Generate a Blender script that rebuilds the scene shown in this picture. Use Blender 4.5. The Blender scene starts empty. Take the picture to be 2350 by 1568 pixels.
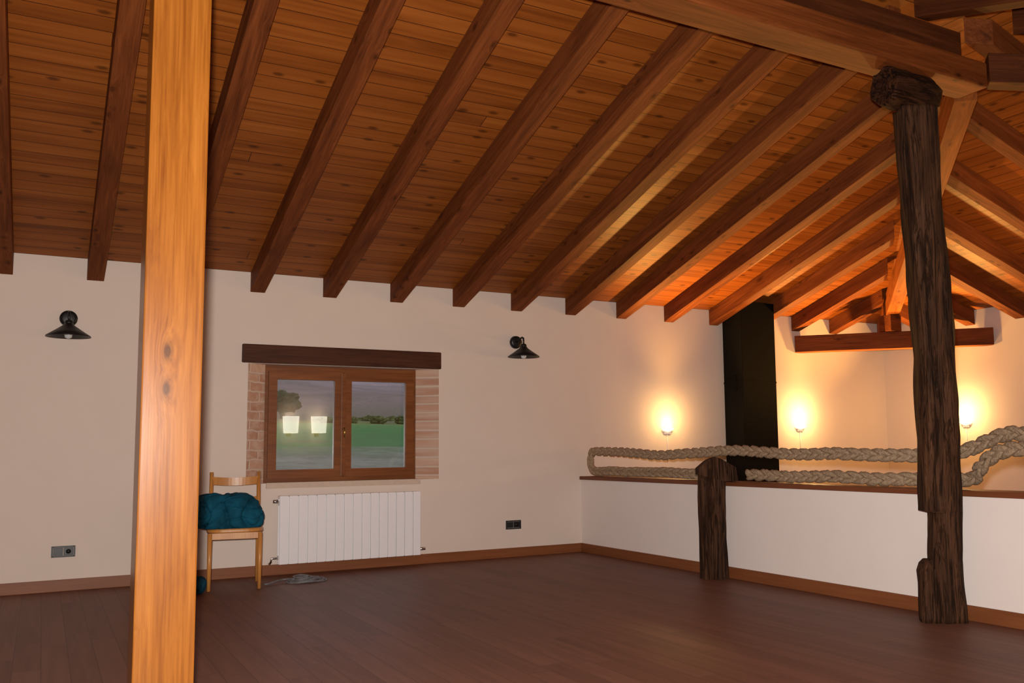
import bpy, bmesh, math, random
from mathutils import Vector, Matrix, noise
random.seed(4)
S=bpy.context.scene
try:
    S.view_settings.view_transform='Standard'; S.view_settings.look='None'
except Exception: pass
COL=S.collection
H=2.644; SL=0.3039; TILT=math.atan(SL)
CX=4.65; RY=-4.4; SY=-8.8; WX=-9.6; RX=CX+RY

# ------------------------------------------------------------------ materials
def newmat(name):
    m=bpy.data.materials.new(name); m.use_nodes=True
    nt=m.node_tree; nt.nodes.clear()
    out=nt.nodes.new('ShaderNodeOutputMaterial'); b=nt.nodes.new('ShaderNodeBsdfPrincipled')
    nt.links.new(b.outputs[0],out.inputs[0])
    return m,nt,b
def N(nt,t,**kw):
    n=nt.nodes.new(t)
    for k,v in kw.items():
        if k.startswith('_'): setattr(n,k[1:],v)
        else:
            n.inputs[k if not k.isdigit() else int(k)].default_value=v
    return n
def ramp(nt,fac,stops):
    r=nt.nodes.new('ShaderNodeValToRGB'); e=r.color_ramp.elements
    while len(e)>1: e.remove(e[-1])
    e[0].position=stops[0][0]; e[0].color=(*stops[0][1],1)
    for p,c in stops[1:]:
        x=e.new(p); x.color=(*c,1)
    nt.links.new(fac,r.inputs[0]); return r
def mth(nt,op,a,b=None,c=None):
    n=nt.nodes.new('ShaderNodeMath'); n.operation=op
    for i,v in enumerate((a,b,c)):
        if v is None: continue
        if isinstance(v,(int,float)): n.inputs[i].default_value=v
        else: nt.links.new(v,n.inputs[i])
    return n.outputs[0]
def mixc(nt,f,a,b,mode='MIX'):
    n=nt.nodes.new('ShaderNodeMix'); n.data_type='RGBA'; n.blend_type=mode
    for i,v in ((0,f),(6,a),(7,b)):
        if isinstance(v,(int,float)): n.inputs[i].default_value=v
        elif isinstance(v,tuple): n.inputs[i].default_value=(*v,1)
        else: nt.links.new(v,n.inputs[i])
    return n.outputs[2]
def plain(name,col,rough=.5,metal=0,var=.12,scale=20,bump=.0,spec=.5):
    m,nt,b=newmat(name)
    tc=N(nt,'ShaderNodeTexCoord'); no=N(nt,'ShaderNodeTexNoise',Scale=scale,Detail=4.)
    nt.links.new(tc.outputs['Object'],no.inputs['Vector'])
    a=tuple(c*(1-var) for c in col); d=tuple(min(1,c*(1+var)) for c in col)
    r=ramp(nt,no.outputs[0],[(.3,a),(.7,d)]); nt.links.new(r.outputs[0],b.inputs['Base Color'])
    b.inputs['Roughness'].default_value=rough; b.inputs['Metallic'].default_value=metal
    b.inputs['Specular IOR Level'].default_value=spec
    if bump:
        bp=N(nt,'ShaderNodeBump',Strength=bump,Distance=.01); nt.links.new(no.outputs[0],bp.inputs['Height']); nt.links.new(bp.outputs[0],b.inputs['Normal'])
    return m
def emis(name,col,st):
    m,nt,b=newmat(name); b.inputs['Base Color'].default_value=(*col,1)
    b.inputs['Emission Color'].default_value=(*col,1); b.inputs['Emission Strength'].default_value=st; return m
def wood(name,dark,mid,light,rough=.45,along='X',knots=.6,bump=.25,gs=1.,spec=.3,cracks=0.,ks=1.,kp=.35,fine=.32):
    m,nt,b=newmat(name)
    tc=N(nt,'ShaderNodeTexCoord'); oi=N(nt,'ShaderNodeObjectInfo')
    off=mth(nt,'MULTIPLY',oi.outputs['Random'],37.)
    add=N(nt,'ShaderNodeVectorMath',_operation='ADD'); nt.links.new(tc.outputs['Object'],add.inputs[0]); nt.links.new(off,add.inputs[1])
    sp=N(nt,'ShaderNodeSeparateXYZ'); nt.links.new(add.outputs[0],sp.inputs[0])
    if along=='X': L_=sp.outputs[0]; A_=mth(nt,'ADD',sp.outputs[1],sp.outputs[2])
    else: L_=sp.outputs[2]; A_=mth(nt,'ADD',sp.outputs[0],sp.outputs[1])
    cb=N(nt,'ShaderNodeCombineXYZ'); nt.links.new(mth(nt,'MULTIPLY',A_,6.5*ks),cb.inputs[0]); nt.links.new(mth(nt,'MULTIPLY',L_,3.2*ks),cb.inputs[1])
    v=N(nt,'ShaderNodeTexVoronoi',Scale=1.,_voronoi_dimensions='2D'); nt.links.new(cb.outputs[0],v.inputs['Vector'])
    sc_=N(nt,'ShaderNodeSeparateColor'); nt.links.new(v.outputs['Color'],sc_.inputs[0])
    keep=mth(nt,'LESS_THAN',sc_.outputs[0],kp)
    bend=mth(nt,'MULTIPLY',mth(nt,'POWER',mth(nt,'SUBTRACT',1.,mth(nt,'MINIMUM',v.outputs['Distance'],1.)),6.),mth(nt,'MULTIPLY',keep,.05 if knots>.5 else 0.))
    add2=N(nt,'ShaderNodeVectorMath',_operation='ADD'); nt.links.new(add.outputs[0],add2.inputs[0]); nt.links.new(bend,add2.inputs[1])
    mp=N(nt,'ShaderNodeMapping'); nt.links.new(add2.outputs[0],mp.inputs[0])
    sc=(1.2,14,14) if along=='X' else (14,14,1.2)
    mp.inputs['Scale'].default_value=tuple(s*gs for s in sc)
    n1=N(nt,'ShaderNodeTexNoise',Scale=1.,Detail=6.,Roughness=.65,Distortion=.6); nt.links.new(mp.outputs[0],n1.inputs['Vector'])
    mp2=N(nt,'ShaderNodeMapping'); nt.links.new(add2.outputs[0],mp2.inputs[0])
    mp2.inputs['Scale'].default_value=(2.5,100,100) if along=='X' else (100,100,2.5)
    n2=N(nt,'ShaderNodeTexNoise',Scale=1.,Detail=3.); nt.links.new(mp2.outputs[0],n2.inputs['Vector'])
    f=mth(nt,'ADD',mth(nt,'MULTIPLY',n1.outputs[0],1-fine),mth(nt,'MULTIPLY',n2.outputs[0],fine))
    r=ramp(nt,f,[(.33,dark),(.5,mid),(.68,light)])
    c=r.outputs[0]
    if knots:
        k=ramp(nt,v.outputs['Distance'],[(.05,(1,1,1)),(.085,(.45,.45,.45)),(.17,(0,0,0))])
        kk=mth(nt,'MULTIPLY',mth(nt,'MULTIPLY',k.outputs[0],knots),keep)
        c=mixc(nt,kk,c,tuple(x*.35 for x in dark))
    if cracks:
        mp4=N(nt,'ShaderNodeMapping'); nt.links.new(add.outputs[0],mp4.inputs[0])
        mp4.inputs['Scale'].default_value=(1.7,24,24) if along=='X' else (24,24,1.7)
        n4=N(nt,'ShaderNodeTexNoise',Scale=1.,Detail=6.,Roughness=.7,Distortion=2.6); nt.links.new(mp4.outputs[0],n4.inputs['Vector'])
        k4=ramp(nt,n4.outputs[0],[(.36,(1,1,1)),(.49,(0,0,0))])
        c=mixc(nt,mth(nt,'MULTIPLY',k4.outputs[0],cracks),c,tuple(x*.2 for x in dark))
        f=mth(nt,'SUBTRACT',f,mth(nt,'MULTIPLY',k4.outputs[0],.8))
    nt.links.new(c,b.inputs['Base Color'])
    b.inputs['Roughness'].default_value=rough; b.inputs['Specular IOR Level'].default_value=spec
    bp=N(nt,'ShaderNodeBump',Strength=bump,Distance=.01); nt.links.new(f,bp.inputs['Height']); nt.links.new(bp.outputs[0],b.inputs['Normal'])
    return m
def boards(name,bw,bl,dark,mid,light,rough,seamcol,seamw,knots,bump=.4,spec=.3,gu=1.3,var=.16,gv=22.):
    m,nt,b=newmat(name)
    uv=N(nt,'ShaderNodeUVMap'); sp=N(nt,'ShaderNodeSeparateXYZ'); nt.links.new(uv.outputs[0],sp.inputs[0])
    u,v=sp.outputs[0],sp.outputs[1]
    vb=mth(nt,'DIVIDE',v,bw); idx=mth(nt,'FLOOR',vb); fr=mth(nt,'FRACT',vb)
    wn=N(nt,'ShaderNodeTexWhiteNoise',_noise_dimensions='1D'); nt.links.new(idx,wn.inputs['W'])
    ub=mth(nt,'ADD',mth(nt,'DIVIDE',u,bl),mth(nt,'MULTIPLY',wn.outputs[0],7.3)); ui=mth(nt,'FLOOR',ub); uf=mth(nt,'FRACT',ub)
    wn2=N(nt,'ShaderNodeTexWhiteNoise',_noise_dimensions='2D')
    cb=N(nt,'ShaderNodeCombineXYZ'); nt.links.new(idx,cb.inputs[0]); nt.links.new(ui,cb.inputs[1]); nt.links.new(cb.outputs[0],wn2.inputs['Vector'])
    g=N(nt,'ShaderNodeCombineXYZ'); nt.links.new(mth(nt,'MULTIPLY',u,gu),g.inputs[0]); nt.links.new(mth(nt,'MULTIPLY',v,gv),g.inputs[1]); nt.links.new(mth(nt,'MULTIPLY',wn2.outputs[0],40.),g.inputs[2])
    n1=N(nt,'ShaderNodeTexNoise',Scale=1.,Detail=6.,Roughness=.55,Distortion=.6); nt.links.new(g.outputs[0],n1.inputs['Vector'])
    f=mth(nt,'ADD',mth(nt,'MULTIPLY',n1.outputs[0],1-var),mth(nt,'MULTIPLY',wn2.outputs[0],var))
    r=ramp(nt,f,[(.28,dark),(.5,mid),(.75,light)]); c=r.outputs[0]
    if knots:
        g2=N(nt,'ShaderNodeCombineXYZ'); nt.links.new(mth(nt,'MULTIPLY',u,4.),g2.inputs[0]); nt.links.new(mth(nt,'MULTIPLY',v,9.),g2.inputs[1])
        vo=N(nt,'ShaderNodeTexVoronoi',Scale=1.,_voronoi_dimensions='2D'); nt.links.new(g2.outputs[0],vo.inputs['Vector'])
        sc_=N(nt,'ShaderNodeSeparateColor'); nt.links.new(vo.outputs['Color'],sc_.inputs[0])
        keep=mth(nt,'LESS_THAN',sc_.outputs[0],.28)
        k=ramp(nt,vo.outputs['Distance'],[(.08,(1,1,1)),(.20,(0,0,0))])
        c=mixc(nt,mth(nt,'MULTIPLY',mth(nt,'MULTIPLY',k.outputs[0],knots),keep),c,tuple(x*.3 for x in dark))
    s1=mth(nt,'LESS_THAN',fr,seamw/bw); s2=mth(nt,'LESS_THAN',uf,seamw/bl)
    s=mth(nt,'MAXIMUM',s1,s2)
    c=mixc(nt,s,c,seamcol)
    nt.links.new(c,b.inputs['Base Color'])
    b.inputs['Roughness'].default_value=rough; b.inputs['Specular IOR Level'].default_value=spec
    hgt=mth(nt,'SUBTRACT',mth(nt,'MULTIPLY',n1.outputs[0],.15),s)
    bp=N(nt,'ShaderNodeBump',Strength=bump,Distance=.004); nt.links.new(hgt,bp.inputs['Height']); nt.links.new(bp.outputs[0],b.inputs['Normal'])
    return m

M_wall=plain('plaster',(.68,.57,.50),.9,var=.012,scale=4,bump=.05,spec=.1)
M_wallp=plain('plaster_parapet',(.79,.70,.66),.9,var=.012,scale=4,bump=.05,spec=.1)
M_deck=boards('ceiling_boards',.12,7.5,(.15,.037,.005),(.255,.070,.010),(.34,.103,.017),.5,(.045,.011,.003),.005,.7,spec=.16,gu=.7,gv=15.,var=.12)
M_floor=boards('laminate_floor',.125,1.3,(.130,.053,.033),(.165,.069,.044),(.20,.086,.056),.5,(.075,.029,.019),.003,0,.1,.18,var=.22)
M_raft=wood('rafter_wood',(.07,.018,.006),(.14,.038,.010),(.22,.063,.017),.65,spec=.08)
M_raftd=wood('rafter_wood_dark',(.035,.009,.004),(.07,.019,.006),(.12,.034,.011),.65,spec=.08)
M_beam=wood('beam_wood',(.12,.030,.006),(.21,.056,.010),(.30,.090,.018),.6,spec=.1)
M_ridge=wood('ridge_wood',(.085,.021,.005),(.155,.040,.009),(.23,.065,.016),.6,knots=.8,spec=.1)
M_pine=wood('varnished_pine',(.155,.043,.005),(.25,.082,.010),(.335,.122,.018),.26,'Z',.85,.02,1.5,.30,ks=.9,kp=.30,fine=.45)
M_old=wood('old_dark_timber',(.014,.006,.003),(.048,.019,.008),(.105,.044,.019),.75,'Z',.3,.8,1.,.15,.75)
M_oldx=wood('old_dark_timber_log',(.012,.004,.002),(.036,.012,.005),(.075,.026,.010),.8,'X',.3,1.,1.,.1,.8)
M_lint=wood('lintel_wood',(.03,.009,.004),(.06,.018,.007),(.09,.030,.012),.6,'X',.3,.4,spec=.2)
M_base=wood('baseboard_wood',(.16,.05,.017),(.20,.065,.022),(.24,.08,.029),.45,'X',0,.05)
M_cap=wood('ledge_wood',(.10,.028,.010),(.15,.045,.016),(.20,.06,.022),.45,'X',0,.05)
M_frame=wood('window_wood',(.12,.034,.008),(.18,.055,.013),(.24,.08,.02),.4,'X',0,.1)
M_chair=wood('honey_wood',(.38,.15,.035),(.48,.20,.05),(.56,.26,.07),.3,'Z',0,.05)
M_black=plain('black_metal',(.010,.010,.011),.4,.2,spec=.4)
M_flue=plain('black_flue_paint',(.003,.0028,.0027),.6,0,spec=.08)
M_white=plain('white_enamel',(.80,.77,.79),.3,var=.01)
M_chrome=plain('chrome',(.6,.6,.6),.25,1.,var=.05)
M_sock=plain('graphite_plastic',(.018,.019,.021),.35,var=.05,spec=.3)
M_sock2=plain('socket_insert',(.012,.012,.013),.35,var=.05,spec=.3)
M_brass=plain('brass',(.5,.33,.1),.3,1.)
M_teal=plain('teal_fabric',(.004,.058,.098),.8,var=.45,scale=8,bump=.5,spec=.1)
M_teal2=plain('dark_teal_fabric',(.004,.045,.08),.75,var=.35,scale=12,bump=.5,spec=.2)
M_grey=plain('grey_cable',(.13,.125,.13),.4,var=.3,scale=30)
M_bulb=emis('warm_bulb',(1,.74,.38),18.)
M_bowl=emis('lit_glass',(1,.74,.40),2.2)
M_shade=emis('lamp_shade_paper',(1,.88,.72),5.5)
M_glassb=plain('clear_bulb',(.5,.5,.5),.1)
M_sill=plain('sill_plaster',(.55,.42,.33),.8,var=.05)
M_rope,nt,b=newmat('hemp_rope')
tc=N(nt,'ShaderNodeTexCoord'); n=N(nt,'ShaderNodeTexNoise',Scale=55.,Detail=6.,Roughness=.7); nt.links.new(tc.outputs['Object'],n.inputs[0])
r=ramp(nt,n.outputs[0],[(.3,(.26,.17,.10)),(.7,(.56,.40,.265))]); nt.links.new(r.outputs[0],b.inputs['Base Color']); b.inputs['Roughness'].default_value=1.
b.inputs['Specular IOR Level'].default_value=.05
bp=N(nt,'ShaderNodeBump',Strength=.8,Distance=.02); nt.links.new(n.outputs[0],bp.inputs['Height']); nt.links.new(bp.outputs[0],b.inputs['Normal'])
M_brick,nt,b=newmat('brick_reveal')
uv=N(nt,'ShaderNodeUVMap'); br=N(nt,'ShaderNodeTexBrick',Scale=1.)
nz=N(nt,'ShaderNodeTexNoise',Scale=7.,Detail=3.); nt.links.new(uv.outputs[0],nz.inputs[0])
va=N(nt,'ShaderNodeVectorMath',_operation='MULTIPLY_ADD'); nt.links.new(nz.outputs[1],va.inputs[0]); va.inputs[1].default_value=(.05,.05,.05); nt.links.new(uv.outputs[0],va.inputs[2])
nt.links.new(va.outputs[0],br.inputs['Vector'])
br.inputs['Color1'].default_value=(.40,.20,.125,1); br.inputs['Color2'].default_value=(.52,.32,.225,1); br.inputs['Mortar'].default_value=(.56,.42,.34,1)
br.inputs['Brick Width'].default_value=.26; br.inputs['Row Height'].default_value=.085; br.inputs['Mortar Size'].default_value=.014; br.inputs['Mortar Smooth'].default_value=.7
n=N(nt,'ShaderNodeTexNoise',Scale=11.,Detail=5.); nt.links.new(uv.outputs[0],n.inputs[0])
nr=ramp(nt,n.outputs[0],[(.42,(0,0,0)),(.66,(1,1,1))])
c=mixc(nt,mth(nt,'MULTIPLY',nr.outputs[0],.7),br.outputs[0],(.58,.44,.355)); nt.links.new(c,b.inputs['Base Color']); b.inputs['Roughness'].default_value=.9
bp=N(nt,'ShaderNodeBump',Strength=.5,Distance=.01); nt.links.new(br.outputs['Fac'],bp.inputs['Height']); bp.invert=True; nt.links.new(bp.outputs[0],b.inputs['Normal'])
M_glass=bpy.data.materials.new('window_glass'); M_glass.use_nodes=True; nt=M_glass.node_tree; nt.nodes.clear()
o=nt.nodes.new('ShaderNodeOutputMaterial'); mx=nt.nodes.new('ShaderNodeMixShader'); tr=nt.nodes.new('ShaderNodeBsdfTransparent'); gl=nt.nodes.new('ShaderNodeBsdfGlossy')
gl.inputs['Roughness'].default_value=.01; mx.inputs[0].default_value=.09; tr.inputs[0].default_value=(.9,.93,.91,1)
nt.links.new(tr.outputs[0],mx.inputs[1]); nt.links.new(gl.outputs[0],mx.inputs[2]); nt.links.new(mx.outputs[0],o.inputs[0])

# ------------------------------------------------------------------ helpers
def obj(name,verts,faces,mat,M=None,parent=None,smooth=False,bevel=0,uvs=None):
    me=bpy.data.meshes.new(name)
    if M is None: M=Matrix.Identity(4)
    Mi=M.inverted()
    me.from_pydata([tuple(Mi@Vector(v)) for v in verts],[],faces); me.update()
    bm=bmesh.new(); bm.from_mesh(me)
    if bevel:
        bmesh.ops.bevel(bm,geom=list(bm.edges),offset=bevel,segments=2,affect='EDGES',profile=.6)
    if uvs is None: bmesh.ops.recalc_face_normals(bm,faces=bm.faces)
    bm.to_mesh(me); bm.free()
    if uvs is not None:
        ul=me.uv_layers.new(name='UVMap')
        for p in me.polygons:
            for li in p.loop_indices: ul.data[li].uv=uvs(me.vertices[me.loops[li].vertex_index].co,p)
    if smooth:
        for p in me.polygons: p.use_smooth=True
    me.materials.append(mat)
    ob=bpy.data.objects.new(name,me); COL.objects.link(ob)
    if parent is not None:
        ob.parent=parent; ob.matrix_parent_inverse=Matrix.Identity(4); ob.matrix_basis=parent_world(parent).inverted()@M
    else: ob.matrix_world=M
    return ob
def parent_world(p):
    m=p.matrix_basis.copy()
    while p.parent: p=p.parent; m=p.matrix_basis@m
    return m
def empty(name,loc,rz=0):
    e=bpy.data.objects.new(name,None); e.empty_display_size=.1; COL.objects.link(e)
    e.matrix_basis=Matrix.Translation(loc)@Matrix.Rotation(rz,4,'Z'); return e
def tag(o,label,cat,group=None,kind=None):
    o['label']=label; o['category']=cat
    if group: o['group']=group
    if kind: o['kind']=kind
    return o
def struct(o,label=None,cat=None):
    o['kind']='structure'
    if label: o['label']=label; o['category']=cat
    return o
BF=[(0,1,3,2),(4,6,7,5),(0,4,5,1),(2,3,7,6),(0,2,6,4),(1,5,7,3)]
def bv(x0,x1,y0,y1,z0,z1): return [(x,y,z) for x in (x0,x1) for y in (y0,y1) for z in (z0,z1)]
def multi(boxes):
    V=[];F=[]
    for b_ in boxes:
        n0=len(V); v=b_ if len(b_)==8 else bv(*b_); V+=list(v); F+=[tuple(i+n0 for i in f) for f in BF]
    return V,F
def box(name,x0,x1,y0,y1,z0,z1,mat,parent=None,bevel=0,origin=None):
    M=Matrix.Translation(origin if origin else ((x0+x1)/2,(y0+y1)/2,z0))
    return obj(name,bv(x0,x1,y0,y1,z0,z1),BF,mat,M,parent,bevel=bevel)
def tube_geo(path,rad,seg=12,cap=True,closed=False):
    V=[];F=[];n=len(path); P=[Vector(p) for p in path]
    up=Vector((0,0,1)); prev=None
    for i in range(n):
        a=P[max(i-1,0)];c=P[min(i+1,n-1)]
        if closed: a=P[i-1];c=P[(i+1)%n]
        t=(c-a).normalized()
        if prev is None:
            ref=up if abs(t.z)<.9 else Vector((1,0,0)); nrm=(ref-t*ref.dot(t)).normalized()
        else: nrm=(prev-t*prev.dot(t)).normalized()
        prev=nrm; bn=t.cross(nrm)
        r_=rad(i/(n-1)) if callable(rad) else rad
        for k in range(seg):
            an=2*math.pi*k/seg; V.append(P[i]+(nrm*math.cos(an)+bn*math.sin(an))*r_)
    for i in range(n if closed else n-1):
        j=(i+1)%n
        for k in range(seg):
            k2=(k+1)%seg; F.append((i*seg+k,i*seg+k2,j*seg+k2,j*seg+k))
    if cap and not closed:
        F.append(tuple(range(seg))[::-1]); F.append(tuple((n-1)*seg+k for k in range(seg)))
    return V,F
def tube(name,path,rad,mat,parent=None,seg=12,M=None,closed=False):
    V,F=tube_geo(path,rad,seg,True,closed)
    return obj(name,V,F,mat,M or Matrix.Translation(path[0]),parent,smooth=True)
def join(geos):
    V=[];F=[]
    for v,f in geos:
        n0=len(V); V+=list(v); F+=[tuple(i+n0 for i in q) for q in f]
    return V,F
def lathe(name,prof,center,mat,parent=None,axis='Z',seg=32,caps=True):
    V=[];F=[];n=len(prof)
    for r_,h in prof:
        for k in range(seg):
            a=2*math.pi*k/seg
            p=(r_*math.cos(a),r_*math.sin(a),h)
            if axis=='Y': p=(p[0],h,p[1])
            if axis=='X': p=(h,p[0],p[1])
            V.append(Vector(center)+Vector(p))
    for i in range(n-1):
        for k in range(seg):
            k2=(k+1)%seg; F.append((i*seg+k,i*seg+k2,(i+1)*seg+k2,(i+1)*seg+k))
    if caps:
        F.append(tuple(range(seg))[::-1]); F.append(tuple((n-1)*seg+k for k in range(seg)))
    return obj(name,V,F,mat,Matrix.Translation(center),parent,smooth=True)
def autosmooth(o,ang=35):
    me=o.data
    try: me.set_sharp_from_angle(angle=math.radians(ang))
    except Exception: pass

# ------------------------------------------------------------------ shell
def flooruv(co,p): return (co.y,co.x)
fl=obj('floor',bv(WX,CX,SY,0,-.06,0),BF,M_floor,None,uvs=flooruv); struct(fl)
wx0,wx1,bx0,bx1,wz0,wz1=-3.37,-1.59,-3.20,-1.78,.79,1.84
WT=.36
boxes=[(WX,wx0,0,WT,-.06,H),(wx1,CX+WT,0,WT,-.06,H),(wx0,wx1,0,WT,-.06,wz0),(wx0,wx1,0,WT,wz1,H)]
V,F=multi(boxes); struct(obj('wall_north',V,F,M_wall))
def wedge(name,x_out,x_in):
    d=.12
    V=[(x_out,-.004,wz0),(x_out,WT,wz0),(x_in,d,wz0),(x_in,WT,wz0)]
    V+= [(a,b_,wz1) for a,b_,_ in V]
    F=[(0,2,3,1),(4,5,7,6),(0,4,6,2),(2,6,7,3),(3,7,5,1),(1,5,4,0)]
    def uvf(co,p): return (co.y*1.0+co.x*.8+.3,co.z)
    o_=obj(name,V,F,M_brick,None,uvs=uvf)
    bm=bmesh.new(); bm.from_mesh(o_.data); bmesh.ops.recalc_face_normals(bm,faces=bm.faces); bm.to_mesh(o_.data); bm.free()
    return struct(o_)
wedge('trim_1',wx0,bx0); wedge('trim_2',wx1,bx1)
struct(box('trim_3',bx0-.0,bx1+.0,-.02,WT+.03,wz0-.045,wz0+.004,M_sill))
struct(box('wall_east',CX,CX+WT,SY,0,-.06,H,M_wall))
struct(box('wall_south',WX,CX+WT,SY-.3,SY,-.06,H,M_wall))
V=[(WX-.3,SY,-.06),(WX-.3,0,-.06),(WX-.3,0,H),(WX-.3,RY,H-SL*RY),(WX-.3,SY,H)]
V+=[(WX,b_,c_) for a,b_,c_ in V]
struct(obj('wall_west',V,[(0,1,2,3,4),(9,8,7,6,5)]+[(i,(i+1)%5,(i+1)%5+5,i+5) for i in range(5)],M_wall))
zr=H-SL*RY
P={'a':(WX-.3,0,H),'b':(CX,0,H),'c':(CX,SY,H),'d':(WX-.3,SY,H),'e':(WX-.3,RY,zr),'f':(RX,RY,zr)}
keys=list(P); V=[P[k] for k in keys]+[(P[k][0],P[k][1],P[k][2]+.04) for k in keys]
ix={k:i for i,k in enumerate(keys)}
fs=[[ix[c] for c in 'abfe'],[ix[c] for c in 'bcf'],[ix[c] for c in 'cdef']]
F=[tuple(f) for f in fs]+[tuple(i+6 for i in f)[::-1] for f in fs]
rim='abcde'; 
for i in range(5):
    a,b_=ix[rim[i]],ix[rim[(i+1)%5]]; F.append((a,b_,b_+6,a+6))
k_=1/math.cos(TILT)
def deckuv(co,p):
    i=p.index%3 if p.index<6 else 0
    if i==1: return (co.y,(CX-co.x)*k_)
    if i==0: return (co.x,-co.y*k_)
    return (co.x,(co.y-SY)*k_)
struct(obj('ceiling',V,F,M_deck,None,uvs=deckuv))
PH=.775
struct(box('wall_parapet',0,.16,SY,0,0,PH-.035,M_wallp))
cap=obj('trim_4',bv(-.02,.18,SY,0,PH-.035,PH),BF,M_cap,Matrix.Translation((0.08,-4.4,PH))@Matrix.Rotation(math.pi/2,4,'Z'),bevel=.004); struct(cap)
struct(obj('baseboard_north',bv(WX,-.016,-.016,0,0,.09),BF,M_base,Matrix.Translation((-4,0,0)),bevel=.003))
struct(obj('baseboard_parapet',bv(-.016,0,SY,-.0,0,.09),BF,M_base,Matrix.Translation((0,-4,0))@Matrix.Rotation(math.pi/2,4,'Z'),bevel=.003))

# ------------------------------------------------------------------ rafters
RWd=.125; RH=.168; X0=-5.224; SP=.64
def rafterN(k,sgn,mat=None):
    x=X0+SP*k; xa,xb=x-RWd/2,x+RWd/2
    def yend(xx):
        lim=4.3
        return min(lim,CX-xx-.12) if xx>RX-.1 else lim
    V=[]
    for xx in (xa,xb):
        ye=yend(xx)
        for yy in (0.004,ye):
            zt=H+SL*yy-.003
            y_=-yy if sgn>0 else SY+yy
            V+=[(xx,y_,zt-RH/math.cos(TILT)),(xx,y_,zt)]
    if yend(xb)<.15: return None
    ang=TILT
    d=Vector((0,-math.cos(ang)*sgn,math.sin(ang))); side=Vector((1,0,0)); up=d.cross(side)
    M=Matrix((( d.x,side.x,up.x,x),(d.y,side.y,up.y,0 if sgn>0 else SY),(d.z,side.z,up.z,H),(0,0,0,1)))
    o_=obj('rafter',V,BF,mat or M_raft,M,bevel=.004)
    return o_
for k in range(-3,16):
    o_=rafterN(k,1)
    if o_:
        lab="dark-stained timber rafter sloping down to the plastered window wall"
        if 6<=k<=11: lab="timber rafter on window wall, glowing orange from sconce light"
        if k>=12: lab="short timber jack rafter running up to the hip beam"
        tag(o_,lab,'rafter','rafters above the window wall')
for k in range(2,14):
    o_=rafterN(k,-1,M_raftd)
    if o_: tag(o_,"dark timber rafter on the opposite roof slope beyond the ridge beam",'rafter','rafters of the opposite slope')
for j in range(1,14):
    yc=-.02-.64*j
    if yc<SY+.3: break
    V=[]
    for yy in (yc-RWd/2,yc+RWd/2):
        run=min(-yy,yy-SY)-.12
        for rr in (.004,min(run,4.25)):
            zt=H+SL*rr-.003; V+=[(CX-rr,yy,zt-RH/math.cos(TILT)),(CX-rr,yy,zt)]
    d=Vector((-math.cos(TILT),0,math.sin(TILT))); side=Vector((0,1,0)); up=d.cross(side)
    M=Matrix(((d.x,side.x,up.x,CX),(d.y,side.y,up.y,yc),(d.z,side.z,up.z,H),(0,0,0,1)))
    o_=obj('rafter',V,BF,M_raft,M,bevel=.004)
    tag(o_,"orange-lit timber rafter on the hipped end of the roof",'rafter','rafters of the hipped end')
def prism(name,p0,p1,w,h,mat,bevel=.006,drop=True):
    p0=Vector(p0);p1=Vector(p1); d=(p1-p0).normalized(); side=Vector((d.y,-d.x,0)).normalized(); up=side.cross(d)
    if up.z<0: up=-up
    V=[]
    for p in (p0,p1):
        for s in (-1,1):
            for z in ((-h,0) if drop else (-h/2,h/2)):
                V.append(p+side*s*w/2+(up if not drop else Vector((0,0,1)))*z)
    M=Matrix(((d.x,side.x,up.x,p0.x),(d.y,side.y,up.y,p0.y),(d.z,side.z,up.z,p0.z),(0,0,0,1)))
    if M.determinant()<0: M=Matrix(((d.x,-side.x,up.x,p0.x),(d.y,-side.y,up.y,p0.y),(d.z,-side.z,up.z,p0.z),(0,0,0,1)))
    return obj(name,V,BF,mat,M,bevel=bevel)
# hip beams carry the jack rafters and land on the end of the ridge beam
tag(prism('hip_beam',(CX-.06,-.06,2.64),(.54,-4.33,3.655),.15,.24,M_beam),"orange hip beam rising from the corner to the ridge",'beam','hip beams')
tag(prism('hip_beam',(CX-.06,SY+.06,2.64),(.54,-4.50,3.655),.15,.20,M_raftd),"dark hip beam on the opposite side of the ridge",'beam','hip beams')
tag(prism('corner_tie_beam',(3.08,-.005,2.40),(CX-.005,-1.58,2.40),.16,.2,M_raft),"dark timber tie beam bridging the corner below the hip",'beam')
tag(box('king_post',3.76,3.94,-.89,-.71,2.405,2.60,M_raft,bevel=.006),"stub post between corner tie beam and hip beam",'post')
rb=prism('ridge_beam',(WX,-4.41,3.595),(.50,-4.41,3.595),.24,.17,M_ridge,.012); tag(rb,"heavy orange-brown timber ridge beam resting on log capital",'beam')
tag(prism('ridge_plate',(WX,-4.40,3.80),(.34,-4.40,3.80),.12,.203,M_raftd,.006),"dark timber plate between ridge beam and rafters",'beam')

# ------------------------------------------------------------------ pine post
pp=obj('pine_post',bv(-4.597,-4.385,-4.5,-4.31,0,3.421),BF,M_pine,Matrix.Translation((-4.48,-4.405,0)),bevel=.006)
tag(pp,"square varnished pine post with knots under the ridge beam",'post')

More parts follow.
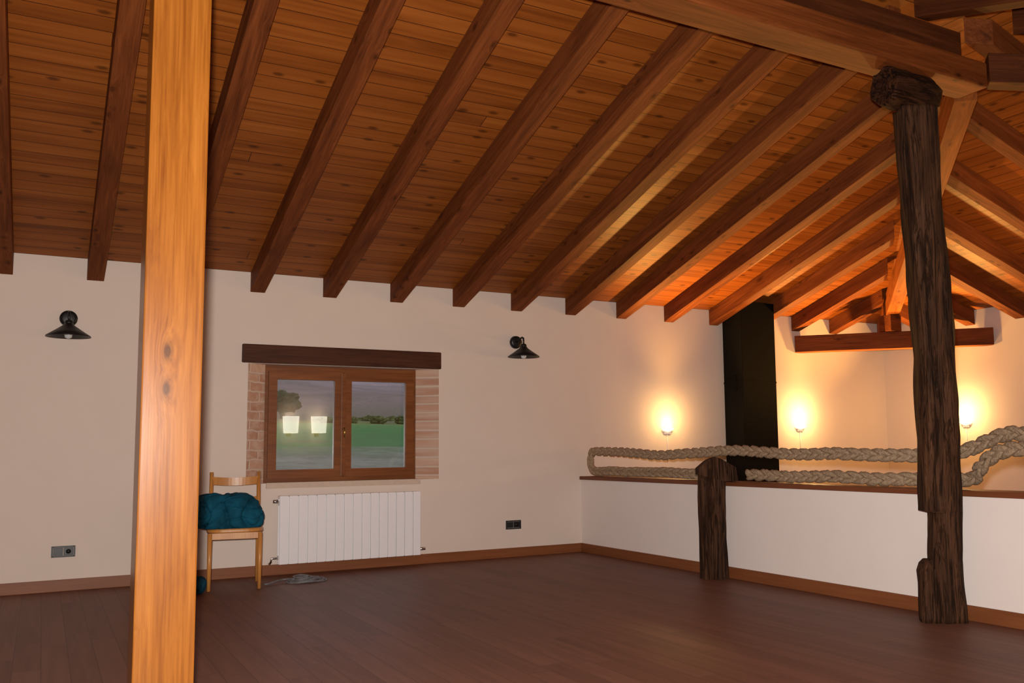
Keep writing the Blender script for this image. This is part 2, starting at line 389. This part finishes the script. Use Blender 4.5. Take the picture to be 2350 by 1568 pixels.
# ------------------------------------------------------------------ old log posts
ROT=Matrix.Rotation(-math.radians(29.5),4,'Z')
def logpost(secs,seg=48,seed=0,amp=.014,step=.03):
    V=[];F=[];zs=[]
    z=secs[0][0]
    while z<secs[-1][0]-1e-6: zs.append(z); z+=step
    zs.append(secs[-1][0])
    for s in secs: 
        if all(abs(s[0]-q)>1e-4 for q in zs): zs.append(s[0])
    zs.sort()
    for z in zs:
        for i in range(len(secs)-1):
            if secs[i][0]<=z<=secs[i+1][0]: break
        a,b_=secs[i],secs[i+1]; t=(z-a[0])/max(1e-6,b_[0]-a[0]); q=[a[j]+(b_[j]-a[j])*t for j in range(4)]
        cx_=(q[1]+q[2])/2; rx=(q[2]-q[1])/2; ry=q[3]
        for k in range(seg):
            an=2*math.pi*k/seg; c,s=math.cos(an),math.sin(an)
            e=.6
            x=cx_+rx*math.copysign(abs(c)**e,c); y=ry*math.copysign(abs(s)**e,s)
            nz=noise.noise(Vector((c*1.6+seed,s*1.6,z*2.2)))*amp*1.4+noise.noise(Vector((c*7+seed,s*7,z*1.8)))*amp*.9+noise.noise(Vector((c*15+seed,s*15,z*6)))*amp*.4
            m=1+nz/max(rx,.05)
            V.append(Vector((cx_+(x-cx_)*m,y*m,z)))
    n=len(zs)
    for i in range(n-1):
        for k in range(seg):
            k2=(k+1)%seg; F.append((i*seg+k,i*seg+k2,(i+1)*seg+k2,(i+1)*seg+k))
    F.append(tuple(range(seg))[::-1]); F.append(tuple((n-1)*seg+k for k in range(seg)))
    return V,F
g1=logpost([(0,-.02,.165,.085),(.4,-.03,.150,.085),(.645,-.02,.152,.085),(.66,-.078,.155,.09),(1.1,-.055,.170,.10),(1.7,-.058,.165,.105),(2.6,-.085,.145,.105),(3.17,-.095,.140,.105)])
g2=logpost([(0,-.100,.0,.07),(.30,-.105,.0,.07),(.345,-.09,-.01,.055),(.37,-.07,-.03,.03)],seg=20,seed=5)
V,F=join([g1,g2])
Mp=Matrix.Translation((-.185,-4.46,0))@ROT
o_=obj('log_post',[Mp@v for v in V],F,M_old,Mp,smooth=True); tag(o_,"tall old dark cracked timber post with a notched base",'post')
V=[];F=[];seg=30; nx_=30
for i in range(nx_+1):
    t=i/nx_; x=-.39+.46*t
    s=1.0 if 0<i<nx_ else .93
    if t>.72: s*=1-.30*((t-.72)/.28)**2
    for k in range(seg):
        an=2*math.pi*k/seg
        oc=1/math.cos(((an+.25)%(math.pi/3))-math.pi/6)
        rr_=.104*s*oc*(1+.10*noise.noise(Vector((t*3.5,math.cos(an)*1.5,math.sin(an)*1.5)))+.07*noise.noise(Vector((t*6,math.cos(an)*5,math.sin(an)*5))))
        V.append(Vector((x+.02*noise.noise(Vector((t,math.cos(an)*3,math.sin(an)*3))),-4.42+math.cos(an)*rr_,min(3.305+math.sin(an)*rr_*1.13,3.423))))
for i in range(nx_):
    for k in range(seg): F.append((i*seg+k,i*seg+(k+1)%seg,(i+1)*seg+(k+1)%seg,(i+1)*seg+k))
F.append(tuple(range(seg))[::-1]); F.append(tuple(nx_*seg+k for k in range(seg)))
tag(obj('post_capital',V,F,M_oldx,Matrix.Translation((-.15,-4.42,3.31))),"dark hewn log capital between old post and ridge beam",'beam')
# short post
Mp=Matrix.Translation((-.118,-2.27,0))@ROT
g1=logpost([(0,-.105,.12,.085),(.4,-.10,.115,.085),(.80,-.108,.112,.09),(.87,-.108,.112,.09)],seed=9)
G=[]
for y,sx,dz in ((-.098,1.,0),(.13,.95,-.01)):
    G+=[Vector(p) for p in ((-.112*sx,y,.835),(-.112*sx,y,.885),(-.035,y,.955+dz),(.018,y,.982+dz),(.07,y,.965+dz),(.19*sx,y,.895),(.205*sx,y,.782),(.10,y,.782))]
m_=8
GF=[tuple(range(m_)),tuple(range(m_,2*m_))[::-1]]+[(i,i+m_,(i+1)%m_+m_,(i+1)%m_) for i in range(m_)]
V,F=join([g1,(G,GF)])
o_=obj('log_stub_post',[Mp@v for v in V],F,M_old,Mp); tag(o_,"short old dark timber post with gabled top against the parapet",'post')

# ------------------------------------------------------------------ flue
fe=empty('stove_flue',(2.14,-.25,0))
box('casing',1.885,2.385,-.40,-.08,0,2.70,M_flue,fe,.004)
for z in (1.0,1.78):
    V,F=multi([(1.882,2.388,-.403,-.077,z,z+.02)]); obj('band',V,F,M_flue,Matrix.Translation((2.14,-.25,z)),fe,bevel=.002)
V,F=multi([(1.876,1.886,-.30,-.14,1.70+.03*i,1.712+.03*i) for i in range(6)]); obj('vent_grille',V,F,M_flue,Matrix.Translation((1.88,-.2,1.7)),fe)
tag(fe,"black metal flue casing rising to the ceiling behind the parapet",'chimney')

# ------------------------------------------------------------------ window
we=empty('window_1',((bx0+bx1)/2,.12,.79)); struct(we)
fy0,fy1=.12,.19
z0,z1=.795,1.838
def ring(x0,x1,y0,y1,z0,z1,t,tb=None):
    tb=tb or t
    return multi([(x0,x0+t,y0,y1,z0,z1),(x1-t,x1,y0,y1,z0,z1),(x0+t,x1-t,y0,y1,z0,z0+tb),(x0+t,x1-t,y0,y1,z1-t,z1)])
V,F=ring(bx0,bx1,fy0+.01,fy1,z0,z1,.05); obj('frame',V,F,M_frame,Matrix.Translation((-2.5,.15,z0)),we)
mid=-2.495
for i,(a,b_) in enumerate([(bx0+.03,mid-.004),(mid+.004,bx1-.03)]):
    V,F=ring(a,b_,fy0-.02,fy0+.04,z0+.035,z1-.05,.075)
    sa=obj('sash',V,F,M_frame,Matrix.Translation((a,fy0,z0)),we)
    obj('glass_pane',bv(a+.07,b_-.07,fy0+.008,fy0+.014,z0+.10,z1-.12),BF,M_glass,Matrix.Translation((a,fy0,z0)),sa)
obj('mullion_cover',bv(mid-.022,mid+.022,fy0-.034,fy0-.021,z0+.04,z1-.055),BF,M_frame,Matrix.Translation((mid,fy0,z0)),we,bevel=.004)
V,F=join([tube_geo([(mid,fy0-.035,1.27),(mid,fy0-.075,1.27)],.009),tube_geo([(mid,fy0-.07,1.28),(mid,fy0-.07,1.19)],.009)])
hd=obj('handle',V,F,M_brass,Matrix.Translation((mid,fy0,1.27)),we,smooth=True)
lt=obj('window_lintel',bv(-3.425,-1.575,-.035,.118,1.842,2.005),BF,M_lint,Matrix.Translation((-2.5,0,1.92)),bevel=.01)
tag(lt,"thick dark brown timber lintel above the window",'lintel')

# ------------------------------------------------------------------ radiator
re_=empty('radiator',(-2.465,-.08,0))
rx0,rx1=-3.11,-1.82; n_=16; w_=(rx1-rx0)/n_
bx=[]
for i in range(n_):
    a=rx0+i*w_
    bx+=[(a+.005,a+w_-.005,-.138,-.125,.10,.668),(a+.03,a+w_-.03,-.125,-.045,.12,.65),(a+.006,a+w_-.006,-.055,-.045,.12,.65),
         (a+.005,a+w_-.005,-.133,-.04,.66,.682)]
bx+=[(rx0+.005,rx1-.005,-.115,-.06,.13,.17),(rx0+.005,rx1-.005,-.115,-.06,.6,.64),(rx0+.002,rx1-.002,-.118,-.112,.10,.675)]
V,F=multi(bx); obj('body',V,F,M_white,Matrix.Translation((-2.465,-.08,.1)),re_,bevel=.0015)
tube('valve',[(rx0-.005,-.085,.635),(rx0-.045,-.085,.635)],.016,M_chrome,re_)
tube('valve',[(rx1+.002,-.085,.15),(rx1+.06,-.085,.15)],.014,M_chrome,re_)
tube('pipe',[(rx1+.045,-.085,.15),(rx1+.045,-.002,.15)],.008,M_chrome,re_)
tube('pipe',[(rx0-.005,-.085,.15),(rx0-.05,-.085,.15),(rx0-.055,-.085,.12),(rx0-.055,-.04,.1),(rx0-.055,-.002,.1)],.009,M_chrome,re_)
tube('wall_bracket',[(rx0+.3,-.05,.6),(rx0+.3,-.002,.6)],.01,M_white,re_); tube('wall_bracket',[(rx1-.3,-.05,.6),(rx1-.3,-.002,.6)],.01,M_white,re_)
tag(re_,"white aluminium column radiator mounted below the window",'radiator')

# ------------------------------------------------------------------ sockets
def socket(xc,zc,lab):
    e=empty('wall_socket',(xc,0,zc))
    V,F=ring(xc-.083,xc+.083,-.012,-.001,zc-.043,zc+.043,.012); obj('frame',V,F,M_sock,Matrix.Translation((xc,0,zc)),e,bevel=.002)
    for s in (-1,1):
        a=xc+s*.0355
        box('module',a-.0335,a+.0335,-.009,-.001,zc-.029,zc+.029,M_sock if s<0 else M_sock2,e,.002)
        if s>0:
            lathe('plug_hole',[(.018,-.0105),(.018,-.0085)],(a,0,zc),M_black,e,'Y',20)
    tag(e,lab,'socket','wall sockets')
socket(-4.735,.305,"grey double wall socket above the baseboard beneath a lamp")
socket(-.795,.315,"dark double wall socket above the baseboard near the parapet")

# ------------------------------------------------------------------ black cone lamps
def conelamp(xc,lab):
    e=empty('wall_lamp',(xc,0,2.15))
    lathe('mount',[(.04,-.035),(.062,-.028),(.066,-.001)],(xc,0,2.145),M_black,e,'Y')
    tube('arm',[(xc,-.03,2.145),(xc,-.07,2.15),(xc,-.12,2.175),(xc,-.15,2.18),(xc,-.175,2.17),(xc,-.18,2.14),(xc,-.18,2.10)],.009,M_black,e,10)
    yc=-.18
    lathe('socket_cup',[(.022,2.11),(.03,2.10),(.032,2.06)],(xc,yc,0),M_black,e)
    lathe('lamp_shade',[(.03,2.085),(.045,2.065),(.10,2.025),(.158,1.985),(.160,1.978),(.156,1.978),(.098,2.018),(.04,2.055),(.028,2.07)],(xc,yc,0),M_black,e,seg=40,caps=False)
    lathe('bulb',[(.008,2.06),(.02,2.03),(.03,1.995),(.024,1.972),(.008,1.962)],(xc,yc,0),M_glassb,e,seg=20)
    tag(e,lab,'wall lamp','black wall lamps')
conelamp(-4.765,"unlit black metal wall lamp with conical shade above a grey socket")
conelamp(-.755,"unlit black metal wall lamp with conical shade beside the window")

# ------------------------------------------------------------------ lit sconces
def sconce(pos,nrm,lab,pe):
    x,y,z=pos; nx,ny=nrm
    ang=math.atan2(ny,nx)
    e=empty('wall_sconce',(x,y,z),ang)
    W=parent_world(e)
    def T(p): return W@Vector(p)
    V,F=multi([(.001,.014,-.045,.045,-.06,.02)]); obj('back_plate',[T(v) for v in V],F,M_white,W,e,bevel=.003)
    V=[];F=[];nr=7;seg=18
    for i in range(nr):
        t=i/(nr-1); r_=.015+.058*math.sin(t*math.pi/2); h=-.03+.035*(1-math.cos(t*math.pi/2))
        for k in range(seg+1):
            a=-math.pi/2+math.pi*k/seg; V.append(T((.008+r_*math.cos(a),r_*math.sin(a),h)))
    for i in range(nr-1):
        for k in range(seg): F.append((i*(seg+1)+k,i*(seg+1)+k+1,(i+1)*(seg+1)+k+1,(i+1)*(seg+1)+k))
    o1=obj('bowl',V,F,M_bowl,W,e,smooth=True)
    sm=o1.modifiers.new('s','SOLIDIFY'); sm.thickness=.003
    V,F=tube_geo([T((.040,0,.0)),T((.040,0,.025)),T((.040,0,.05)),T((.040,0,.065))],lambda t:[.008,.013,.011,.005][int(round(t*3))],12)
    obj('bulb',V,F,M_bulb,W,e,smooth=True)
    V,F=tube_geo([T((.006,0,-.05)),T((.006,0,-.35))],.003,8); obj('cable',V,F,M_white,W,e,smooth=True)
    tag(e,lab,'wall lamp','lit sconces')
    L=bpy.data.lights.new('sconce_light','POINT'); L.energy=pe; L.color=(1,.59,.21); L.shadow_soft_size=.03
    lo=bpy.data.objects.new('sconce_light',L); COL.objects.link(lo); lo.location=T((.24,0,.14))
    L=bpy.data.lights.new('sconce_glow','POINT'); L.energy=1.5; L.color=(1,.62,.22); L.shadow_soft_size=.02
    lo=bpy.data.objects.new('sconce_glow',L); COL.objects.link(lo); lo.location=T((.09,0,.08))
    L=bpy.data.lights.new('sconce_uplight','SPOT'); L.energy=360; L.color=(1,.50,.11); L.shadow_soft_size=.06; L.spot_size=math.radians(125); L.spot_blend=1.
    lo=bpy.data.objects.new('sconce_uplight',L); COL.objects.link(lo); lo.location=T((.17,0,.13))
    d=Vector((nx*.85,ny*.85,1)); lo.rotation_euler=d.to_track_quat('-Z','Y').to_euler()
sconce((1.12,0,1.27),(0,-1),"glowing warm sconce on the plaster wall beside the flue",9)
sconce((3.11,0,1.30),(0,-1),"glowing warm sconce on the plaster wall past the flue",19)
sconce((CX,-1.17,1.32),(-1,0),"glowing warm sconce on the end wall behind the tall post",19)
sconce((CX,-4.6,1.32),(-1,0),"glowing warm sconce on the middle of the end wall",19)

for xc in (-.92,-.40):
    e=empty('shaded_wall_lamp',(xc,SY,1.5))
    box('back_plate',xc-.04,xc+.04,SY+.001,SY+.02,1.36,1.46,M_brass,e,.003)
    tube('arm',[(xc,SY+.02,1.41),(xc,SY+.10,1.41),(xc,SY+.18,1.43),(xc,SY+.18,1.50)],.008,M_brass,e)
    lathe('lamp_shade',[(.13,1.42),(.15,1.73)],(xc,SY+.18,0),M_shade,e,caps=False)
    lathe('bulb',[(.01,1.50),(.03,1.54),(.03,1.58),(.01,1.61)],(xc,SY+.18,0),M_shade,e,seg=16)
    tag(e,"lit paper-shaded wall lamp reflected in the window glass",'wall lamp','paper-shaded lamps')

# ------------------------------------------------------------------ chair
ce=empty('wooden_chair',(-3.54,-.50,0),math.radians(-9)); W=parent_world(ce)
def T(p): return W@Vector(p)
hw=.185; fd=-.21; bd=.20
for sx in (-1,1):
    V,F=tube_geo([T((sx*hw,fd,0)),T((sx*hw,fd,.2)),T((sx*hw,fd,.435))],lambda t:.014+.005*t,12); obj('leg',V,F,M_chair,Matrix.Translation(T((sx*hw,fd,0))),ce,smooth=True)
    V,F=tube_geo([T((sx*hw,bd+.03,0)),T((sx*hw,bd,.43)),T((sx*hw,bd+.02,.65)),T((sx*hw,bd+.055,.90))],lambda t:.015+.003*math.sin(t*3),12); obj('leg',V,F,M_chair,Matrix.Translation(T((sx*hw,bd,0))),ce,smooth=True)
V=[];F=[];seg=40
prof=[(.0,.437),(1.,.437),(1.04,.445),(1.04,.462),(1.,.47),(.0,.47)]
for s,z in prof:
    for k in range(seg):
        a=2*math.pi*k/seg; c,s_=math.cos(a),math.sin(a); e_=.45
        V.append(T((max(s,.01)*.205*math.copysign(abs(c)**e_,c),max(s,.01)*.215*math.copysign(abs(s_)**e_,s_),z)))
for i in range(len(prof)-1):
    for k in range(seg): F.append((i*seg+k,i*seg+(k+1)%seg,(i+1)*seg+(k+1)%seg,(i+1)*seg+k))
F.append(tuple(range(seg))[::-1]);F.append(tuple((len(prof)-1)*seg+k for k in range(seg)))
o_=obj('seat',V,F,M_chair,W,ce,smooth=True); autosmooth(o_)
V,F=multi([(-hw,hw,fd-.008,fd+.008,.39,.437),(-hw,hw,bd-.008,bd+.008,.39,.437),(-hw-.008,-hw+.008,fd,bd,.39,.437),(hw-.008,hw+.008,fd,bd,.39,.437)])
obj('apron',[T(v) for v in V],F,M_chair,W,ce)
def rail(z0,z1,bow):
    V=[];F=[];n=14
    for i in range(n+1):
        x=-hw+2*hw*i/n; q=1-(2*i/n-1)**2
        y=bd+.02+.035*(z0-.65)/.25+bow*q
        for dy,z in ((-.008,z0-.012*q),(.008,z0-.012*q),(.008,z1-.012*q),(-.008,z1-.012*q)): V.append(T((x,y+dy,z)))
    for i in range(n):
        for k in range(4): F.append((i*4+k,i*4+(k+1)%4,(i+1)*4+(k+1)%4,(i+1)*4+k))
    F.append((3,2,1,0));F.append(tuple(n*4+k for k in range(4)))
    return V,F
V,F=rail(.80,.865,.03); obj('backrest',V,F,M_chair,W,ce)
V,F=rail(.66,.70,.03); obj('back_rail',V,F,M_chair,W,ce)
tag(ce,"honey-coloured wooden chair piled with teal bedding near radiator",'chair')

# ------------------------------------------------------------------ teal bedding
def lump(name,c,size,rz,mat,seed,folds=.025,e=.5,cuts=26,slump=0.,flat=.78):
    bm=bmesh.new(); bmesh.ops.create_cube(bm,size=2); bmesh.ops.subdivide_edges(bm,edges=bm.edges[:],cuts=cuts,use_grid_fill=True)
    for v in bm.verts:
        p=v.co.copy(); n_=p.normalized(); 
        L=(abs(n_.x)**(2/e)+abs(n_.y)**(2/e)+abs(n_.z)**(2/e))**(-e/2)
        q=n_*L
        q=Vector((q.x*size[0],q.y*size[1],q.z*size[2]))
        w_=noise.noise(Vector((q.x*3+seed,q.y*3,q.z*3)))*1.2
        d=noise.noise(Vector((q.x*4+seed,q.y*4,q.z*5)))*folds*1.3+noise.noise(Vector((q.x*12,q.y*12+seed,q.z*14)))*folds*.6
        ph=q.z*13+q.x*7*math.sin(seed)+w_*5
        fold=-((1-abs(math.sin(ph)))**6)*folds*1.1
        ph2=q.x*9-q.z*20+w_*6+1.
        fold-=((1-abs(math.sin(ph2)))**7)*folds*.9
        q+=n_*(d+fold)
        q.z-=slump*(q.x/size[0])*max(0,q.z/size[2])*size[2]
        q.z=max(q.z,-flat*size[2])
        v.co=q
    mn=min(v.co.z for v in bm.verts)
    me=bpy.data.meshes.new(name); 
    for v in bm.verts: v.co.z-=mn
    for f in bm.faces: f.smooth=True
    bmesh.ops.recalc_face_normals(bm,faces=bm.faces)
    bm.to_mesh(me); bm.free(); me.materials.append(mat)
    o=bpy.data.objects.new(name,me); COL.objects.link(o); o.matrix_world=Matrix.Translation(c)@Matrix.Rotation(rz,4,'Z'); return o
tag(lump('sleeping_bag',(-3.585,-.53,.4705),(.25,.19,.155),-.1,M_teal,7.,.036,.5,44,.12),"rumpled folded teal sleeping bag heaped on the chair seat",'sleeping bag')
tag(lump('rolled_blanket',(-3.89,-.74,0.0),(.10,.11,.075),.2,M_teal2,11.,.02,.8),"small dark teal bundle on the floor by chair leg",'blanket')
V=[];F=[]
n=14;m=8
for i in range(n+1):
    for j in range(m+1):
        u=j/m; z=.60-.36*i/n; x=-4.03+.14*u; y=-.60-.02*math.sin(u*9+i*.3)-.03*math.sin(i/n*3)
        V.append((x+.012*math.sin(i*.8),y,z))
for i in range(n):
    for j in range(m): F.append((i*(m+1)+j,i*(m+1)+j+1,(i+1)*(m+1)+j+1,(i+1)*(m+1)+j))
o_=obj('draped_cloth',V,F,M_teal2,Matrix.Translation((-3.85,-.58,.6)),smooth=True); sm=o_.modifiers.new('s','SOLIDIFY'); sm.thickness=.012
tag(o_,"teal cloth hanging down from the chair seat",'cloth')

# ------------------------------------------------------------------ cable coil on floor
geos=[]
for L_ in range(5):
    path=[]
    for i in range(40):
        a=2*math.pi*i/40; r1=.16-.022*L_; r2=.065+.02*math.sin(L_*2.)
        path.append((-2.98+r1*math.cos(a)+.03*math.sin(L_*3),-.55+r2*1.4*math.sin(a)+.02*L_-.03,.008+.006*L_+.003*math.sin(a*3+L_)))
    geos.append(tube_geo(path,.007,8,closed=True))
path=[(-2.98-.1,-.58,.03)]+[(-3.08-.25*t,-.58+.05*math.sin(t*5),.012+.02*(1-t)) for t in [i/14 for i in range(15)]]
geos.append(tube_geo(path,.007,8))
V,F=join(geos); tag(obj('coiled_cable',V,F,M_grey,Matrix.Translation((-2.98,-.55,0)),smooth=True),"small coil of grey cable lying on the laminate floor",'cable')

# ------------------------------------------------------------------ braided ropes
def catmull(pts,step=.015):
    P=[Vector(p) for p in pts]; P=[P[0]*2-P[1]]+P+[P[-1]*2-P[-2]]; out=[]
    for i in range(1,len(P)-2):
        n=max(2,int((P[i+1]-P[i]).length/step))
        for k in range(n):
            t=k/n; a,b_,c,d=P[i-1],P[i],P[i+1],P[i+2]
            out.append(.5*((2*b_)+(c-a)*t+(2*a-5*b_+4*c-d)*t*t+(3*b_-a-3*c+d)*t**3))
    out.append(P[-2]); return out
def braid(name,pts,lat=.031,dep=.013,r=.0275,pitch=.34,sag=.014):
    path=catmull(pts); geos=[]; s=[0]
    for i in range(1,len(path)): s.append(s[-1]+(path[i]-path[i-1]).length)
    for ph in range(3):
        for sub in (-1.5,-.5,.5,1.5):
            pl=[]
            for i,p in enumerate(path):
                t=(path[min(i+1,len(path)-1)]-path[max(i-1,0)]).normalized()
                dvec=Vector((1,0,0)); dvec=(dvec-t*dvec.dot(t)).normalized(); lv=t.cross(dvec).normalized()
                a=2*math.pi*(s[i]+.05*noise.noise(p*2))/pitch+ph*2*math.pi/3+sub*.26
                w=noise.noise(p*2.5)*sag
                pl.append(p+lv*(lat*math.sin(a)+w+.006*noise.noise(p*20+Vector((sub,ph,0))))+dvec*(dep*math.sin(2*a)))
            geos.append(tube_geo(pl,r*.56,7))
    V,F=join(geos)
    return obj(name,V,F,M_rope,Matrix.Translation(pts[0]),smooth=True)
X=.075
zl=PH+.054
tag(braid('braided_rope',[(X,-2.06,zl),(X,-1.5,zl),(X,-.7,zl+.004),(X,-.22,zl),(X,-.095,zl+.03),(X,-.075,.93),(X,-.10,1.005),(X,-.2,1.03),(X,-.8,1.01),(X,-1.5,1.0),(X+.03,-2.27,1.028),(X,-3.0,1.005),(X,-3.8,.99),(X+.08,-4.2,.985),(X+.10,-4.45,1.02),(X+.07,-4.65,1.08),(X+.03,-4.82,1.115),(X,-5.0,1.095),(X,-5.2,1.03),(X,-5.5,.95),(X,-5.9,.9)]),
    "thick beige braided rope looped along the parapet as railing",'rope')
tag(braid('braided_rope',[(X,-2.50,zl),(X,-3.2,zl),(X,-3.9,zl),(X+.08,-4.25,zl),(X+.07,-4.5,zl+.01),(X-.01,-4.62,.91),(X-.06,-4.74,.985),(X-.10,-4.90,1.03),(X-.13,-5.10,1.01),(X-.13,-5.35,.93),(X-.08,-5.6,.85),(X-.02,-5.9,.83)]),
    "thick beige braided rope lying on the parapet ledge",'rope')

# ------------------------------------------------------------------ outside
def terr(d):
    pts=[(0,.1),(10,.55),(16,.80),(25,1.10),(90,4.0),(100,5.2),(180,16),(250,25),(300,26)]
    for i in range(len(pts)-1):
        if d<=pts[i+1][0]:
            t=(d-pts[i][0])/(pts[i+1][0]-pts[i][0]); return pts[i][1]+(pts[i+1][1]-pts[i][1])*t
    return pts[-1][1]
V=[];F=[];ny=90;nx=90
for j in range(ny+1):
    d=9.2+290*(j/ny)**2
    for i in range(nx+1):
        x=-40+ (i/nx)*(90+d*1.0); 
        z=terr(d)+noise.noise(Vector((x*.05,d*.05,0)))*(.0 if d<20 else d*.004)+ (noise.noise(Vector((x*.03,d*.02,0)))*d*.02 if d>95 else 0)
        if 12<d<24: z+=abs(noise.noise(Vector((x*1.3,d*1.3,0))))*.25
        V.append((x,d-8.2,z))
for j in range(ny):
    for i in range(nx): F.append((j*(nx+1)+i,j*(nx+1)+i+1,(j+1)*(nx+1)+i+1,(j+1)*(nx+1)+i))
M_gr,nt,b=newmat('countryside')
tc=N(nt,'ShaderNodeTexCoord'); sp=N(nt,'ShaderNodeSeparateXYZ'); nt.links.new(tc.outputs['Object'],sp.inputs[0])
n=N(nt,'ShaderNodeTexNoise',Scale=.12,Detail=9.,Roughness=.6); nt.links.new(tc.outputs['Object'],n.inputs[0])
n3=N(nt,'ShaderNodeTexNoise',Scale=2.5,Detail=6.,Roughness=.8); nt.links.new(tc.outputs['Object'],n3.inputs[0])
yy=mth(nt,'ADD',sp.outputs[1],mth(nt,'MULTIPLY',mth(nt,'SUBTRACT',n.outputs[0],.5),18.))
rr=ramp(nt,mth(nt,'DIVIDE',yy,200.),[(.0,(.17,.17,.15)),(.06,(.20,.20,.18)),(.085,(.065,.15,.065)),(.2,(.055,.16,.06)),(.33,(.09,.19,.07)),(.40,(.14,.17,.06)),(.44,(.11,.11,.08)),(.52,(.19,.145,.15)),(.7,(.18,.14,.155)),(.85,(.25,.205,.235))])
nc=ramp(nt,n.outputs[0],[(.45,(0,0,0)),(.60,(1,1,1))])
c=mixc(nt,mth(nt,'MULTIPLY',nc.outputs[0],.4),rr.outputs[0],(.08,.08,.065))
n3r=ramp(nt,n3.outputs[0],[(.42,(0,0,0)),(.6,(1,1,1))])
c=mixc(nt,mth(nt,'MULTIPLY',n3r.outputs[0],.4),c,(.045,.06,.045)); nt.links.new(c,b.inputs['Base Color']); b.inputs['Roughness'].default_value=1; b.inputs['Specular IOR Level'].default_value=0
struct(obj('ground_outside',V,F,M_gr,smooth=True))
M_leaf=plain('dark_foliage',(.035,.05,.03),1.,var=.5,scale=2,spec=0)
M_leaf2=plain('green_foliage',(.07,.09,.035),1.,var=.6,scale=2,spec=0)
def tree(c,r,h,lab,mat=None,zs=.75):
    mat=mat or M_leaf
    e=empty('tree',(c[0],c[1],c[2]))
    tube('trunk',[(c[0],c[1],c[2]-1.2),(c[0]+.1,c[1],c[2]+h*.6)],r*.16,mat,e)
    bm=bmesh.new(); bmesh.ops.create_icosphere(bm,subdivisions=4,radius=r)
    for v in bm.verts:
        v.co*=1+.45*noise.noise(v.co*1.8/r+Vector((c[0],0,0)))+.25*noise.noise(v.co*5/r); v.co.x*=1.25; v.co.z*=zs
    me=bpy.data.meshes.new('canopy'); bm.to_mesh(me); bm.free(); me.materials.append(mat)
    o=bpy.data.objects.new('canopy',me); COL.objects.link(o); o.parent=e; o.location=(0,0,h)
    tag(e,lab,'tree','trees in the field')
tree((16.6,88,4.0),1.5,2.4,"dark rounded tree standing at the edge of the field")
for i,(x,y,r) in enumerate([(19.2,80,.5),(20.6,88,.6),(21.9,81,.5),(23.3,89,.75),(24.6,81,.6),(26.0,89,.75),(27.3,81,.6),(28.7,89,.7),(30.0,81,.6)]):
    tree((x,y,3.7),r,r*.9,"low dark bush along the far edge of the field",M_leaf2,.8)

# ------------------------------------------------------------------ world & lights
w=bpy.data.worlds.new('dusk'); S.world=w; w.use_nodes=True
bg=w.node_tree.nodes['Background']; bg.inputs[0].default_value=(.60,.58,.65,1); bg.inputs[1].default_value=2.2
def area(name,loc,target,size,energy,col):
    L=bpy.data.lights.new(name,'AREA'); L.shape='DISK'; L.size=size; L.energy=energy; L.color=col
    o=bpy.data.objects.new(name,L); COL.objects.link(o); o.location=loc
    o.rotation_euler=(Vector(target)-Vector(loc)).to_track_quat('-Z','Y').to_euler(); return o
CP=Vector((-4.90901,-8.1968,1.05))
area('flash',CP+Vector((-.05,-.02,.12)),CP+Vector((3.9,8,1.0)),.08,355,(1,.94,.87))

# ------------------------------------------------------------------ camera
cam=bpy.data.cameras.new('camera'); co=bpy.data.objects.new('camera',cam); COL.objects.link(co)
fpx,cx_,cy_,yaw,pit,rol=2083.59442,1277.58247,826.65103,1.05621,.09879,-.01196
cam.sensor_width=36; cam.lens=fpx/2350*36
cam.shift_x=-(cx_-1175)/2350; cam.shift_y=(cy_-784)/2350
f=Vector((math.cos(pit)*math.cos(yaw),math.cos(pit)*math.sin(yaw),math.sin(pit))); r=Vector((math.sin(yaw),-math.cos(yaw),0)); u=r.cross(f)
r2=r*math.cos(rol)+u*math.sin(rol); u2=-r*math.sin(rol)+u*math.cos(rol)
co.matrix_world=Matrix(((r2.x,u2.x,-f.x,CP.x),(r2.y,u2.y,-f.y,CP.y),(r2.z,u2.z,-f.z,CP.z),(0,0,0,1)))
cam.clip_start=.05; cam.clip_end=1000
S.camera=co
